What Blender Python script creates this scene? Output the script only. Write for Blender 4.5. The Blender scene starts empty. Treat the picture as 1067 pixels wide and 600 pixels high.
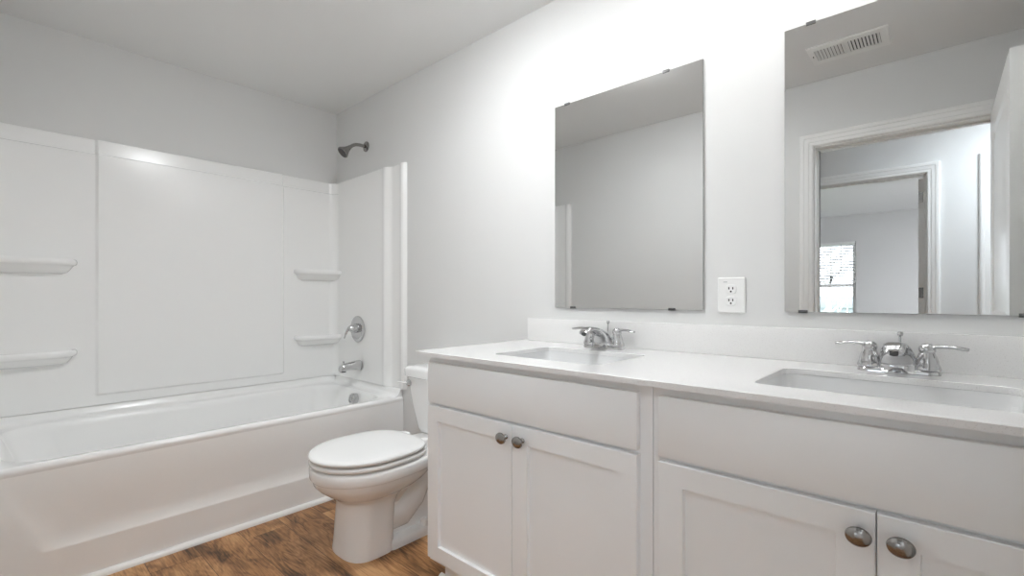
import bpy, bmesh, math, random
from mathutils import Vector, Matrix
random.seed(7)
SC = bpy.context.scene
COL = SC.collection
PI = math.pi

# ------------------------------------------------------------------ camera, world, exposure
cam = bpy.data.cameras.new('camera')
cam.sensor_fit = 'HORIZONTAL'; cam.sensor_width = 36.0
cam.lens = 492.2 / 1067 * 36.0
cam.shift_y = 9.5 / 1067
cam.clip_start = 0.02; cam.clip_end = 200
CAM = bpy.data.objects.new('camera', cam); COL.objects.link(CAM)
CAM.location = (3.0853, -1.617, 1.028)
CAM.rotation_euler = (math.radians(90), 0, math.atan(442.5 / 492.2))
SC.camera = CAM

SC.view_settings.view_transform = 'Standard'
SC.view_settings.look = 'None'
SC.view_settings.exposure = 1.10
SC.view_settings.gamma = 1.0
SC.view_settings.use_curve_mapping = False
try:
    SC.cycles.use_denoising = True
    SC.cycles.max_bounces = 14
    SC.cycles.diffuse_bounces = 8
    SC.cycles.glossy_bounces = 8
    SC.cycles.sample_clamp_indirect = 6.0
    SC.cycles.caustics_reflective = False
    SC.cycles.caustics_refractive = False
except Exception:
    pass

W = bpy.data.worlds.new('overcast_sky'); SC.world = W; W.use_nodes = True
nt = W.node_tree; bg = nt.nodes['Background']
bg.inputs['Color'].default_value = (0.82, 0.90, 1.0, 1); bg.inputs['Strength'].default_value = 4.0

VANITY_LAMP = 4.8       # emission strength of the four glass shades
BATH_FILL = 50.0  # added fill lamp out of view, evens out the bathroom light
HALL_FILL = 37.0  # added out of view, sends cool fill through the doorway onto the cabinets
BED_FILL = 88.0  # added out of view, stands in for daylight in the bedroom
# daylight falling through the bedroom window
sun = bpy.data.lights.new('sun', 'SUN'); sun.energy = 1.5; sun.angle = math.radians(3); sun.color = (1.0, 0.97, 0.92)
SUN = bpy.data.objects.new('sun', sun); COL.objects.link(SUN); SUN.rotation_euler = (math.radians(35), math.radians(-50), 0)

# ------------------------------------------------------------------ materials
def mat(name, col, rough=0.5, metal=0.0, spec=0.5, noise=0.0, nscale=20.0, bump=0.0, bscale=200.0, emit=0.0, ecol=None, coat=0.0):
    m = bpy.data.materials.new(name); m.use_nodes = True
    n = m.node_tree.nodes; l = m.node_tree.links
    p = n['Principled BSDF']
    p.inputs['Base Color'].default_value = (*col, 1); p.inputs['Roughness'].default_value = rough
    p.inputs['Metallic'].default_value = metal; p.inputs['Specular IOR Level'].default_value = spec
    if coat:
        p.inputs['Coat Weight'].default_value = coat; p.inputs['Coat Roughness'].default_value = 0.05
    tc = n.new('ShaderNodeTexCoord')
    if noise:
        t = n.new('ShaderNodeTexNoise'); t.inputs['Scale'].default_value = nscale; t.inputs['Detail'].default_value = 4
        l.new(tc.outputs['Object'], t.inputs['Vector'])
        r = n.new('ShaderNodeMix'); r.data_type = 'RGBA'
        r.inputs['A'].default_value = (*[c * (1 - noise) for c in col], 1)
        r.inputs['B'].default_value = (*[min(1, c * (1 + noise)) for c in col], 1)
        l.new(t.outputs['Fac'], r.inputs['Factor']); l.new(r.outputs['Result'], p.inputs['Base Color'])
    if bump:
        t = n.new('ShaderNodeTexNoise'); t.inputs['Scale'].default_value = bscale; t.inputs['Detail'].default_value = 3
        l.new(tc.outputs['Object'], t.inputs['Vector'])
        b = n.new('ShaderNodeBump'); b.inputs['Strength'].default_value = bump; b.inputs['Distance'].default_value = 0.002
        l.new(t.outputs['Fac'], b.inputs['Height']); l.new(b.outputs['Normal'], p.inputs['Normal'])
    if emit:
        p.inputs['Emission Color'].default_value = (*(ecol or col), 1); p.inputs['Emission Strength'].default_value = emit
    return m

def wood_floor():
    m = bpy.data.materials.new('vinyl_plank'); m.use_nodes = True
    n = m.node_tree.nodes; l = m.node_tree.links; p = n['Principled BSDF']
    tc = n.new('ShaderNodeTexCoord')
    br = n.new('ShaderNodeTexBrick')
    br.inputs['Scale'].default_value = 1.0; br.inputs['Brick Width'].default_value = 1.22; br.inputs['Row Height'].default_value = 0.165
    br.inputs['Mortar Size'].default_value = 0.0011; br.inputs['Mortar Smooth'].default_value = 0.2; br.offset = 0.37; br.offset_frequency = 2
    br.inputs['Color1'].default_value = (0, 0, 0, 1); br.inputs['Color2'].default_value = (1, 1, 1, 1); br.inputs['Mortar'].default_value = (0.5, 0.5, 0.5, 1)
    mp0 = n.new('ShaderNodeMapping'); mp0.inputs['Location'].default_value = (0.31, 0.055, 0)
    l.new(tc.outputs['Object'], mp0.inputs['Vector']); l.new(mp0.outputs['Vector'], br.inputs['Vector'])
    # each plank shifts the grain
    sep = n.new('ShaderNodeVectorMath'); sep.operation = 'MULTIPLY_ADD'
    sep.inputs[1].default_value = (7.3, 3.1, 5.7)
    l.new(br.outputs['Color'], sep.inputs[0]); l.new(tc.outputs['Object'], sep.inputs[2])
    mp = n.new('ShaderNodeMapping'); mp.inputs['Scale'].default_value = (1.6, 7.0, 1)
    l.new(sep.outputs['Vector'], mp.inputs['Vector'])
    g1 = n.new('ShaderNodeTexNoise'); g1.inputs['Scale'].default_value = 1.6; g1.inputs['Detail'].default_value = 5; g1.inputs['Distortion'].default_value = 1.8
    l.new(mp.outputs['Vector'], g1.inputs['Vector'])
    mul = n.new('ShaderNodeMath'); mul.operation = 'MULTIPLY'; mul.inputs[1].default_value = 34
    l.new(g1.outputs['Fac'], mul.inputs[0])
    sn = n.new('ShaderNodeMath'); sn.operation = 'SINE'; l.new(mul.outputs[0], sn.inputs[0])
    mp2 = n.new('ShaderNodeMapping'); mp2.inputs['Scale'].default_value = (6, 120, 1)
    l.new(sep.outputs['Vector'], mp2.inputs['Vector'])
    g2 = n.new('ShaderNodeTexNoise'); g2.inputs['Scale'].default_value = 2.0; g2.inputs['Detail'].default_value = 6
    l.new(mp2.outputs['Vector'], g2.inputs['Vector'])
    mp3 = n.new('ShaderNodeMapping'); mp3.inputs['Scale'].default_value = (2.2, 6, 1)
    l.new(sep.outputs['Vector'], mp3.inputs['Vector'])
    g3 = n.new('ShaderNodeTexNoise'); g3.inputs['Scale'].default_value = 1.8; g3.inputs['Detail'].default_value = 3
    l.new(mp3.outputs['Vector'], g3.inputs['Vector'])
    a = n.new('ShaderNodeMath'); a.operation = 'MULTIPLY_ADD'; a.inputs[1].default_value = 0.065
    l.new(sn.outputs[0], a.inputs[0]); l.new(g3.outputs['Fac'], a.inputs[2])
    b = n.new('ShaderNodeMath'); b.operation = 'MULTIPLY_ADD'; b.inputs[1].default_value = 0.52
    l.new(g2.outputs['Fac'], b.inputs[0]); l.new(a.outputs[0], b.inputs[2])
    sepc = n.new('ShaderNodeMath'); sepc.operation = 'MULTIPLY_ADD'; sepc.inputs[1].default_value = 0.10
    l.new(br.outputs['Color'], sepc.inputs[0]); l.new(b.outputs[0], sepc.inputs[2])
    cr = n.new('ShaderNodeValToRGB'); e = cr.color_ramp.elements
    e[0].position = 0.53; e[0].color = (0.055, 0.024, 0.009, 1)
    e[1].position = 1.02; e[1].color = (0.58, 0.33, 0.155, 1)
    x = cr.color_ramp.elements.new(0.68); x.color = (0.21, 0.098, 0.038, 1)
    x = cr.color_ramp.elements.new(0.86); x.color = (0.42, 0.212, 0.085, 1)
    l.new(sepc.outputs[0], cr.inputs['Fac'])
    mx = n.new('ShaderNodeMix'); mx.data_type = 'RGBA'; mx.inputs['B'].default_value = (0.05, 0.025, 0.012, 1)
    l.new(br.outputs['Fac'], mx.inputs['Factor']); l.new(cr.outputs['Color'], mx.inputs['A']); l.new(mx.outputs['Result'], p.inputs['Base Color'])
    p.inputs['Roughness'].default_value = 0.42
    bp = n.new('ShaderNodeBump'); bp.inputs['Strength'].default_value = 0.15; bp.inputs['Distance'].default_value = 0.002
    l.new(g2.outputs['Fac'], bp.inputs['Height']); l.new(bp.outputs['Normal'], p.inputs['Normal'])
    return m

def quartz():
    m = mat('white_quartz', (0.86, 0.85, 0.835), 0.10)
    n = m.node_tree.nodes; l = m.node_tree.links; p = n['Principled BSDF']
    tc = n.new('ShaderNodeTexCoord')
    v = n.new('ShaderNodeTexNoise'); v.inputs['Scale'].default_value = 420; v.inputs['Detail'].default_value = 2
    l.new(tc.outputs['Object'], v.inputs['Vector'])
    cr = n.new('ShaderNodeValToRGB'); e = cr.color_ramp.elements
    e[0].position = 0.30; e[0].color = (0.68, 0.67, 0.66, 1); e[1].position = 0.40; e[1].color = (0.80, 0.795, 0.787, 1)
    l.new(v.outputs['Fac'], cr.inputs['Fac']); l.new(cr.outputs['Color'], p.inputs['Base Color'])
    return m

def pane_glass():
    m = bpy.data.materials.new('window_glass'); m.use_nodes = True
    n = m.node_tree.nodes; l = m.node_tree.links
    n.remove(n['Principled BSDF'])
    tr = n.new('ShaderNodeBsdfTransparent'); gl = n.new('ShaderNodeBsdfGlossy'); gl.inputs['Roughness'].default_value = 0.02
    fr = n.new('ShaderNodeFresnel'); fr.inputs['IOR'].default_value = 1.45
    mx = n.new('ShaderNodeMixShader'); l.new(fr.outputs[0], mx.inputs[0]); l.new(tr.outputs[0], mx.inputs[1]); l.new(gl.outputs[0], mx.inputs[2])
    l.new(mx.outputs[0], n['Material Output'].inputs['Surface'])
    return m

M = dict(
    wall=mat('wall_paint', (0.725, 0.727, 0.72), 0.62, spec=0.3, noise=0.012, nscale=3, bump=0.05, bscale=350),
    ceil=mat('ceiling_paint', (0.80, 0.802, 0.796), 0.8, spec=0.2, noise=0.012, nscale=3, bump=0.06, bscale=300),
    trim=mat('trim_paint', (0.84, 0.84, 0.825), 0.28, noise=0.01, nscale=6),
    acrylic=mat('white_acrylic', (0.90, 0.902, 0.895), 0.20, noise=0.008, nscale=2),
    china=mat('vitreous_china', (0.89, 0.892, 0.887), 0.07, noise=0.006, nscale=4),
    basin=mat('shade_toned_china', (0.72, 0.722, 0.72), 0.09, noise=0.006, nscale=4),  # toilet china darkened: shade inside the sink is put into the colour
    carpet=mat('carpet', (0.62, 0.61, 0.60), 0.95, noise=0.08, nscale=90, bump=0.5, bscale=400),
    plastic=mat('white_plastic', (0.86, 0.86, 0.85), 0.22, noise=0.006, nscale=4),
    cab=mat('cabinet_paint', (0.89, 0.90, 0.905), 0.34, noise=0.010, nscale=5),
    dark=mat('recess_shade', (0.03, 0.03, 0.03), 0.7, noise=0.1, nscale=30),  # near-black colour stands in for the shade inside openings
    chrome=mat('chrome', (0.60, 0.60, 0.605), 0.06, 1.0, noise=0.01, nscale=8),
    nickel=mat('brushed_nickel', (0.33, 0.32, 0.31), 0.20, 1.0, noise=0.03, nscale=40),
    mirror=mat('mirror_silver', (0.74, 0.745, 0.74), 0.0, 1.0),
    edge=mat('glass_edge', (0.30, 0.33, 0.32), 0.15, noise=0.02, nscale=20),
    clip=mat('clip_metal', (0.20, 0.20, 0.20), 0.35, 0.8, noise=0.05, nscale=30),
    nozzle=mat('rubber_nozzle', (0.07, 0.07, 0.07), 0.6, noise=0.1, nscale=60),
    shade=mat('frosted_shade', (0.9, 0.9, 0.88), 0.4, emit=VANITY_LAMP, ecol=(0.98, 0.985, 1.0)),
    bath_fill=mat('bath_fill_glass', (0.9, 0.9, 0.88), 0.4, emit=BATH_FILL, ecol=(0.955, 0.98, 1.0)),
    hall_fill=mat('hall_fill_glass', (0.9, 0.9, 0.88), 0.4, emit=HALL_FILL, ecol=(0.84, 0.92, 1.0)),
    bed_fill=mat('bedroom_fill_glass', (0.9, 0.9, 0.88), 0.4, emit=BED_FILL, ecol=(0.92, 0.94, 1.0)),
    bark=mat('pale_bark', (0.62, 0.60, 0.56), 0.9, noise=0.2, nscale=12),
    fence=mat('weathered_fence', (0.30, 0.33, 0.35), 0.9, noise=0.15, nscale=6),
    grass=mat('grass_ground', (0.20, 0.26, 0.12), 0.95, noise=0.3, nscale=9),
    floor=wood_floor(), quartz=quartz(), glass=pane_glass(),
)

# ------------------------------------------------------------------ mesh helpers
class MB:
    def __init__(s): s.bm = bmesh.new()
    def raw(s, verts, faces):
        vs = [s.bm.verts.new(v) for v in verts]
        for f in faces:
            try: s.bm.faces.new([vs[i] for i in f])
            except ValueError: pass
        return s
    def box(s, x0, y0, z0, x1, y1, z1, bev=0.0, seg=2):
        t = bmesh.new()
        v = [t.verts.new((x, y, z)) for z in (z0, z1) for y in (y0, y1) for x in (x0, x1)]
        for f in ((0, 1, 3, 2), (4, 6, 7, 5), (0, 4, 5, 1), (2, 3, 7, 6), (0, 2, 6, 4), (1, 5, 7, 3)): t.faces.new([v[i] for i in f])
        if bev:
            bmesh.ops.bevel(t, geom=t.edges[:], offset=bev, segments=seg, profile=0.5, affect='EDGES')
        s.add(t); return s
    def add(s, t, m=None):
        mp = {}
        for v in t.verts: mp[v] = s.bm.verts.new(m @ v.co if m else v.co)
        for f in t.faces:
            try: s.bm.faces.new([mp[v] for v in f.verts])
            except ValueError: pass
        t.free()
    def loft(s, rings, cap0=True, cap1=True, closed=True):
        R = [[s.bm.verts.new(p) for p in r] for r in rings]
        n = len(R[0])
        for a, b in zip(R, R[1:]):
            for i in range(n if closed else n - 1):
                j = (i + 1) % n
                q = [a[i], a[j], b[j], b[i]]
                if (q[0].co - q[1].co).length < 1e-7: q = [a[i], b[j], b[i]]
                elif (q[2].co - q[3].co).length < 1e-7: q = [a[i], a[j], b[i]]
                s.bm.faces.new(q)
        if closed and cap0: s.bm.faces.new(R[0][::-1])
        if closed and cap1: s.bm.faces.new(R[-1])
        return s
    def lathe(s, prof, org, axis=(0, 0, 1), n=32, sx=1.0):
        """prof: (r, h) along axis"""
        ax = Vector(axis).normalized(); q = Vector((0, 0, 1)).rotation_difference(ax)
        rings = []
        for r, h in prof:
            rr = max(r, 1e-5)
            rings.append([Vector(org) + q @ Vector((rr * math.cos(2 * PI * i / n) * sx, rr * math.sin(2 * PI * i / n), h)) for i in range(n)])
        return s.loft(rings, True, True)
    def tube(s, path, rad, n=16, flat=1.0, up=(0, 0, 1)):
        P = [Vector(p) for p in path]; rad = rad if isinstance(rad, (list, tuple)) else [rad] * len(P)
        rings = []
        for i, p in enumerate(P):
            d = (P[min(i + 1, len(P) - 1)] - P[max(i - 1, 0)]).normalized()
            u = Vector(up); a = d.cross(u)
            if a.length < 1e-4: a = d.cross(Vector((0, 1, 0)))
            a.normalize(); b = a.cross(d).normalized()
            rings.append([p + a * rad[i] * math.cos(2 * PI * k / n) + b * rad[i] * flat * math.sin(2 * PI * k / n) for k in range(n)])
        return s.loft(rings)
    def sweep(s, pts, prof, fn, closed_path=False):
        """pts: polyline in a plane (u,v); prof: (offset to the left of travel, depth); fn(u,v,d)->xyz"""
        P = [Vector(p) for p in pts]; offs = []
        for i, p in enumerate(P):
            ns = []
            if i > 0: d = (P[i] - P[i - 1]).normalized(); ns.append(Vector((-d.y, d.x)))
            if i < len(P) - 1: d = (P[i + 1] - P[i]).normalized(); ns.append(Vector((-d.y, d.x)))
            o = ns[0] if len(ns) == 1 else (ns[0] + ns[1]) / (1 + ns[0].dot(ns[1]))
            offs.append(o)
        rings = [[Vector(fn(*(p + o * a), d)) for a, d in prof] for p, o in zip(P, offs)]
        return s.loft(rings)
    def build(s, name, m, parent=None, ang=32, recalc=True, bevel=0.0, subsurf=0):
        bm = s.bm
        bmesh.ops.remove_doubles(bm, verts=bm.verts[:], dist=1e-6)
        if recalc: bmesh.ops.recalc_face_normals(bm, faces=bm.faces[:])
        off = parent_origin(parent)
        if off.length: bmesh.ops.translate(bm, verts=bm.verts[:], vec=-off)
        me = bpy.data.meshes.new(name); bm.to_mesh(me); bm.free()
        me.materials.append(m)
        me.shade_smooth(); me.set_sharp_from_angle(angle=math.radians(ang))
        o = bpy.data.objects.new(name, me); COL.objects.link(o)
        if parent: o.parent = parent
        return o

def parent_origin(p):
    v = Vector((0, 0, 0))
    while p is not None:
        v += Vector(p.location); p = p.parent
    return v

def tag(o, label=None, cat=None, group=None, kind=None):
    if label: o['label'] = label
    if cat: o['category'] = cat
    if group: o['group'] = group
    if kind: o['kind'] = kind
    return o
def thing(name, label, cat, loc, group=None, kind=None):
    o = bpy.data.objects.new(name, None); COL.objects.link(o); o.location = loc
    o.empty_display_size = 0.05
    return tag(o, label, cat, group, kind)
def struct(o, label, cat): return tag(o, label, cat, kind='structure')
def copy_tree(o, parent=None):
    c = o.copy(); COL.objects.link(c)
    if parent: c.parent = parent
    for ch in list(o.children): copy_tree(ch, c)
    return c
def rrect(x0, x1, y0, y1, r, z, k=8):
    out = []
    for cx, cy, a0 in ((x1 - r, y1 - r, 0), (x0 + r, y1 - r, 90), (x0 + r, y0 + r, 180), (x1 - r, y0 + r, 270)):
        for i in range(k + 1):
            a = math.radians(a0 + 90 * i / k); out.append((cx + r * math.cos(a), cy + r * math.sin(a), z))
    return out
def sm(t): t = max(0, min(1, t)); return t * t * (3 - 2 * t)

# ------------------------------------------------------------------ dimensions
H = 2.291
XR = 3.43           # right wall of the bathroom
YF = -1.655         # front wall (doorway wall)
YH0, YH1 = -1.775, -2.85
YB0, YB1 = -2.97, -7.30
T = 0.12

# ------------------------------------------------------------------ the setting
struct(MB().box(-0.6, YB0 + .06, -0.05, 5.0, 0.12, 0.0).build('floor', M['floor']), 'brown wood look plank floor', 'floor')
struct(MB().box(-0.6, YB1 - T, -0.05, 5.0, YB0 + .0595, 0.0).build('floor_bedroom', M['carpet']), 'unseen pale grey carpet added in the bedroom', 'floor')  # unseen floor, put in grey to keep orange bounce off the bedroom walls
struct(MB().box(-0.6, YB1 - T, H, 5.0, 0.12, H + 0.08).build('ceiling', M['ceil']), 'flat pale grey painted ceiling', 'ceiling')
struct(MB().box(-T, YF, 0, 0, 0.0, H).build('wall_left', M['wall']), 'light grey wall above the bathtub long side', 'wall')
struct(MB().box(-T, 0, 0, XR + T, T, H).build('wall_back', M['wall']), 'light grey wall holding the two mirrors', 'wall')
struct(MB().box(XR, YF, 0, XR + T, 0, H).build('wall_right', M['wall']), 'light grey side wall at the end of the vanity', 'wall')
DX0, DX1, DZ = 2.55, 3.30, 1.910           # bathroom doorway
struct(MB().box(-T, YH0, 0, DX0, YF, H).box(DX1, YH0, 0, 4.6, YF, H).box(DX0, YH0, DZ, DX1, YF, H).build('wall_front', M['wall']),
       'light grey wall with the bathroom doorway, seen in the mirrors', 'wall')
BX0, BX1, BZ = 2.20, 3.03, 1.905           # bedroom doorway
CX0, CX1, CZ = 3.372, 4.12, 1.915          # closed hall door
struct(MB().box(0.9, YB0, 0, BX0, YH1, H).box(BX1, YB0, 0, CX0, YH1, H).box(CX1, YB0, 0, 4.6, YH1, H).box(BX0, YB0, BZ, BX1, YH1, H).box(CX0, YB0, CZ, CX1, YH1, H)
       .build('wall_hall_far', M['wall']), 'pale hallway wall with a bedroom doorway, seen in the right mirror', 'wall')
struct(MB().box(0.9 - T, YB0, 0, 0.9, YH0, H).build('wall_hall_left', M['wall']), 'hallway end wall on the left', 'wall')
struct(MB().box(4.6, YB0, 0, 4.6 + T, YF, H).build('wall_hall_right', M['wall']), 'hallway end wall on the right', 'wall')
WX0, WX1, WZ0, WZ1 = 1.05, 2.166, 0.52, 1.89   # bedroom window
struct(MB().box(-0.4, YB1 - T, 0, WX0, YB1, H).box(WX1, YB1 - T, 0, 4.6, YB1, H).box(WX0, YB1 - T, 0, WX1, YB1, WZ0).box(WX0, YB1 - T, WZ1, WX1, YB1, H)
       .build('wall_bedroom_far', M['wall']), 'grey bedroom wall around the window, seen in the right mirror', 'wall')
struct(MB().box(-0.4 - T, YB1 - T, 0, -0.4, YB0, H).build('wall_bedroom_left', M['wall']), 'bedroom side wall on the left', 'wall')
struct(MB().box(4.6, YB1 - T, 0, 4.6 + T, YB0, H).build('wall_bedroom_right', M['wall']), 'bedroom side wall on the right', 'wall')
struct(MB().box(-0.4, YB0, 0, 0.9 - T, YB0 + T, H).build('wall_bedroom_near', M['wall']), 'bedroom wall beside the hallway', 'wall')

# door casings and jambs
CAS = [(0, 0), (0, 0.010), (0.006, 0.014), (0.020, 0.014), (0.024, 0.017), (0.044, 0.019), (0.048, 0.022), (0.062, 0.022), (0.070, 0.016), (0.072, 0.0)]
def casing(name, x0, x1, z, y, side, label):
    # travel so that "left" points away from the opening
    pts = [(x0 - 0.004, 0), (x0 - 0.004, z + 0.004), (x1 + 0.004, z + 0.004), (x1 + 0.004, 0)]
    o = MB().sweep(pts, CAS, lambda u, v, d: (u, y + side * d, v)).build(name, M['trim'], ang=20)
    return struct(o, label, 'door trim')
def jamb(name, x0, x1, z, y0, y1, ystop, label):
    b = MB().box(x0 - 0.015, y0, 0, x0 + 0.004, y1, z + 0.004).box(x1 - 0.004, y0, 0, x1 + 0.015, y1, z + 0.004).box(x0 + .004, y0, z - 0.004, x1 - .004, y1, z + 0.015)
    b.box(x0 + 0.004, ystop - .016, 0, x0 + 0.014, ystop + .016, z - .004, 0.002).box(x1 - 0.014, ystop - .016, 0, x1 - 0.004, ystop + .016, z - .004, 0.002).box(x0 + .014, ystop - .016, z - 0.014, x1 - .014, ystop + .016, z - 0.004, 0.002)
    return struct(b.build(name, M['trim']), label, 'door frame')
casing('trim_1', DX0, DX1, DZ, YF, 1, 'white moulded casing around the bathroom doorway')
casing('trim_2', DX0, DX1, DZ, YH0, -1, 'white casing on the hallway side of the bathroom doorway')
jamb('trim_3', DX0, DX1, DZ, YH0 + 0.001, YF - 0.001, -1.735, 'white jamb lining the bathroom doorway')
casing('trim_4', BX0, BX1, BZ, YH1, 1, 'white moulded casing around the bedroom doorway')
jamb('trim_5', BX0, BX1, BZ, YB0 + 0.001, YH1 - 0.001, -2.89, 'white jamb lining the bedroom doorway')
casing('trim_6', CX0, CX1, CZ, YH1, 1, 'white casing around the closed hallway door')
# quarter rounds and baseboards
def qround(r=0.018, n=6): return [(0, 0)] + [(r * math.cos(PI / 2 * i / n), r * math.sin(PI / 2 * i / n)) for i in range(n + 1)]
q = qround(0.020)
struct(MB().loft([[(0.787 + a, y, d) for a, d in q] for y in (YF + 0.002, -0.016)]).build('trim_7', M['trim']), 'white quarter round strip along the base of the bathtub', 'trim')
BB = [(0, 0), (0.012, 0), (0.012, 0.060), (0.009, 0.072), (0.004, 0.078), (0, 0.078)]
def baseboard(name, pts, label):
    return struct(MB().sweep(pts, BB, lambda u, v, d: (u, v, d)).build(name, M['trim']), label, 'baseboard')
baseboard('baseboard_back', [(1.750, -0.0005), (0.80, -0.0005)], 'white baseboard behind the toilet')
baseboard('baseboard_front', [(0.83, YF + 0.0005), (DX0 - 0.08, YF + 0.0005)], 'white baseboard along the doorway wall')
baseboard('baseboard_right', [(XR - 0.0005, YF + 0.03), (XR - 0.0005, -0.61)], 'white baseboard on the side wall')
baseboard('baseboard_hall', [(0.9, YH1 + 0.0005), (BX0 - 0.08, YH1 + 0.0005)], 'white baseboard in the hallway')
baseboard('baseboard_bedroom', [(-0.39, YB1 + 0.0005), (4.59, YB1 + 0.0005)], 'white baseboard under the bedroom window')

# doors: slab in local coords, hinge at origin, slab along +x, thickness along y
def door_slab(w, h, t):
    b = MB()
    def face(sgn):
        y = sgn * t / 2
        st, rt, rm, rb = 0.105, 0.105, 0.12, 0.19
        zs = [0.012, rb, h * 0.44, h * 0.44 + rm, h - rt, h]
        rec = y - sgn * 0.009
        xs = [0, st, w - st, w]
        for i in range(5):
            for j in range(3):
                if j == 1 and i in (1, 3):
                    x0, x1, z0, z1 = xs[1], xs[2], zs[i], zs[i + 1]
                    loops = []
                    for ins, yy in ((0, y), (0.012, rec), (0.030, rec), (0.055, rec + sgn * 0.006)):
                        loops.append([(x0 + ins, yy, z0 + ins), (x1 - ins, yy, z0 + ins), (x1 - ins, yy, z1 - ins), (x0 + ins, yy, z1 - ins)])
                    b.loft(loops, cap0=False, cap1=True)
                else:
                    b.raw([(xs[j], y, zs[i]), (xs[j + 1], y, zs[i]), (xs[j + 1], y, zs[i + 1]), (xs[j], y, zs[i + 1])], [(0, 1, 2, 3)])
    face(1); face(-1)
    z0, z1 = 0.012, h
    for x in (0, w): b.raw([(x, -t / 2, z0), (x, t / 2, z0), (x, t / 2, z1), (x, -t / 2, z1)], [(0, 1, 2, 3)])
    for z in (z0, z1): b.raw([(0, -t / 2, z), (w, -t / 2, z), (w, t / 2, z), (0, t / 2, z)], [(0, 1, 2, 3)])
    return b
def door(name, w, h, loc, rot, label, hinge_side, hinges=(1.76, 1.06, 0.25), knob=True):
    o = door_slab(w, h, 0.036).build(name, M['trim'], ang=20)
    struct(o, label, 'door')
    if knob:
        k = MB()
        for s in (-1, 1):
            k.lathe([(0, 0), (0.030, 0.0), (0.030, 0.006), (0.012, 0.010), (0.011, 0.030), (0.022, 0.038), (0.027, 0.050), (0.022, 0.062), (0.0, 0.066)], (w - 0.06, s * 0.018, 0.86), (0, s, 0), 24)
        k.build('door_knob', M['nickel'], o)
    for z in hinges:
        hb = MB().lathe([(0, -0.040), (0.006, -0.040), (0.006, 0.040), (0, 0.040)], (-0.004, hinge_side * 0.020, z), (0, 0, 1), 12)
        hb.box(-0.0015, -0.016, z - 0.038, 0.0, 0.016, z + 0.038)
        hb.build('hinge', M['nickel'], o)
    o.location = loc; o.rotation_euler = (0, 0, rot)
    return o
door('door_1', 0.835, 1.900, (3.296, YF + 0.026, 0), math.radians(90.2), 'open white panelled bathroom door standing against the right side, seen at the mirror edge', -1)
door('door_2', 0.80, 1.895, (3.003, YB0 - 0.010, 0), math.radians(-90), 'open white bedroom door seen edge-on in the right mirror', 1)
door('door_3', CX1 - CX0 - 0.012, 1.905, (CX0 + 0.006, YH1 - 0.040, 0), 0, 'closed white hallway door seen in the right mirror beside the open door', 1)

# bedroom window
wf = MB()
for a in ((WX0, WZ0, WX0 + 0.045, WZ1), (WX1 - 0.045, WZ0, WX1, WZ1), (WX0 + .045, WZ0, WX1 - .045, WZ0 + 0.045), (WX0 + .045, WZ1 - 0.045, WX1 - .045, WZ1), (WX0 + .045, 1.185, WX1 - .045, 1.235)):
    wf.box(a[0], YB1 - 0.095, a[1], a[2], YB1 - 0.045, a[3], 0.003)
win = struct(wf.build('window_1', M['trim']), 'white bedroom window with a blind over its upper half, seen in the right mirror', 'window')
for z0, z1 in ((WZ0 + 0.045, 1.185), (1.235, WZ1 - 0.045)):
    MB().box(WX0 + 0.046, YB1 - 0.074, z0 + .001, WX1 - 0.046, YB1 - 0.070, z1 - .001).build('window_pane', M['glass'], win)
MB().box(WX0 - 0.03, YB1 - 0.044, WZ0 - 0.02, WX1 + 0.03, YB1 + 0.03, WZ0 - 0.0005, 0.004).build('window_sill', M['trim'], win)

# ------------------------------------------------------------------ bathtub
tub = thing('bathtub', 'white alcove bathtub with a recessed apron panel along the left wall', 'bathtub', (0.40, -0.83, 0))
b = MB()
rings = []
for x0, x1, y0, y1, r, z in (
    (0.010, 0.786, YF + .006, -.0015, .004, .425), (0.010, 0.788, YF + .006, -.0015, .006, .432), (0.010, 0.789, YF + .006, -.0015, .008, .440),
    (0.010, 0.787, YF + .006, -.0015, .010, .447), (0.010, 0.782, YF + .006, -.0015, .012, .452), (0.010, 0.774, YF + .006, -.0015, .012, .4545),
    (0.062, 0.742, -1.590, -.068, .150, .452), (0.066, 0.738, -1.585, -.073, .148, .449), (0.072, 0.731, -1.577, -.080, .145, .440),
    (0.078, 0.725, -1.568, -.087, .142, .420), (0.095, 0.708, -1.530, -.105, .138, .320), (0.112, 0.690, -1.480, -.125, .135, .220),
    (0.130, 0.672, -1.430, -.150, .130, .140), (0.150, 0.650, -1.395, -.180, .125, .100), (0.180, 0.620, -1.350, -.215, .11, .080), (0.25, 0.55, -1.25, -.32, .07, .074)):
    rings.append(rrect(x0, x1, y0, y1, r, z, 12))
b.loft(rings, cap0=False, cap1=True)
# apron with its soft recessed panel
def apron_x(y, z):
    zb = 0.142; zt = 0.420
    left = -1.487 - 0.42 * max(0, z - zb); right = -0.165 + 0.42 * max(0, z - zb)
    rs = lambda t: 1 - (1 - max(0, min(1, t))) ** 2.2
    db = rs((z - zb) / 0.06); dl = rs((y - left) / 0.09); dr = rs((right - y) / 0.09)
    dt = 1 - sm((z - 0.18) / (zt - 0.18))
    return 0.786 - 0.012 * db * min(dl, dr) * dt
ys = [YF + .006 + (-.0075 - YF) * i / 150 for i in range(151)]
zs = [0.0, 0.05, 0.10, 0.138, 0.142, 0.145, 0.149] + [0.145 + 0.010 * i for i in range(1, 28)] + [0.425]
rows = [[(apron_x(y, z), y, z) for y in ys] for z in zs]
b.loft(rows, closed=False)
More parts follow.
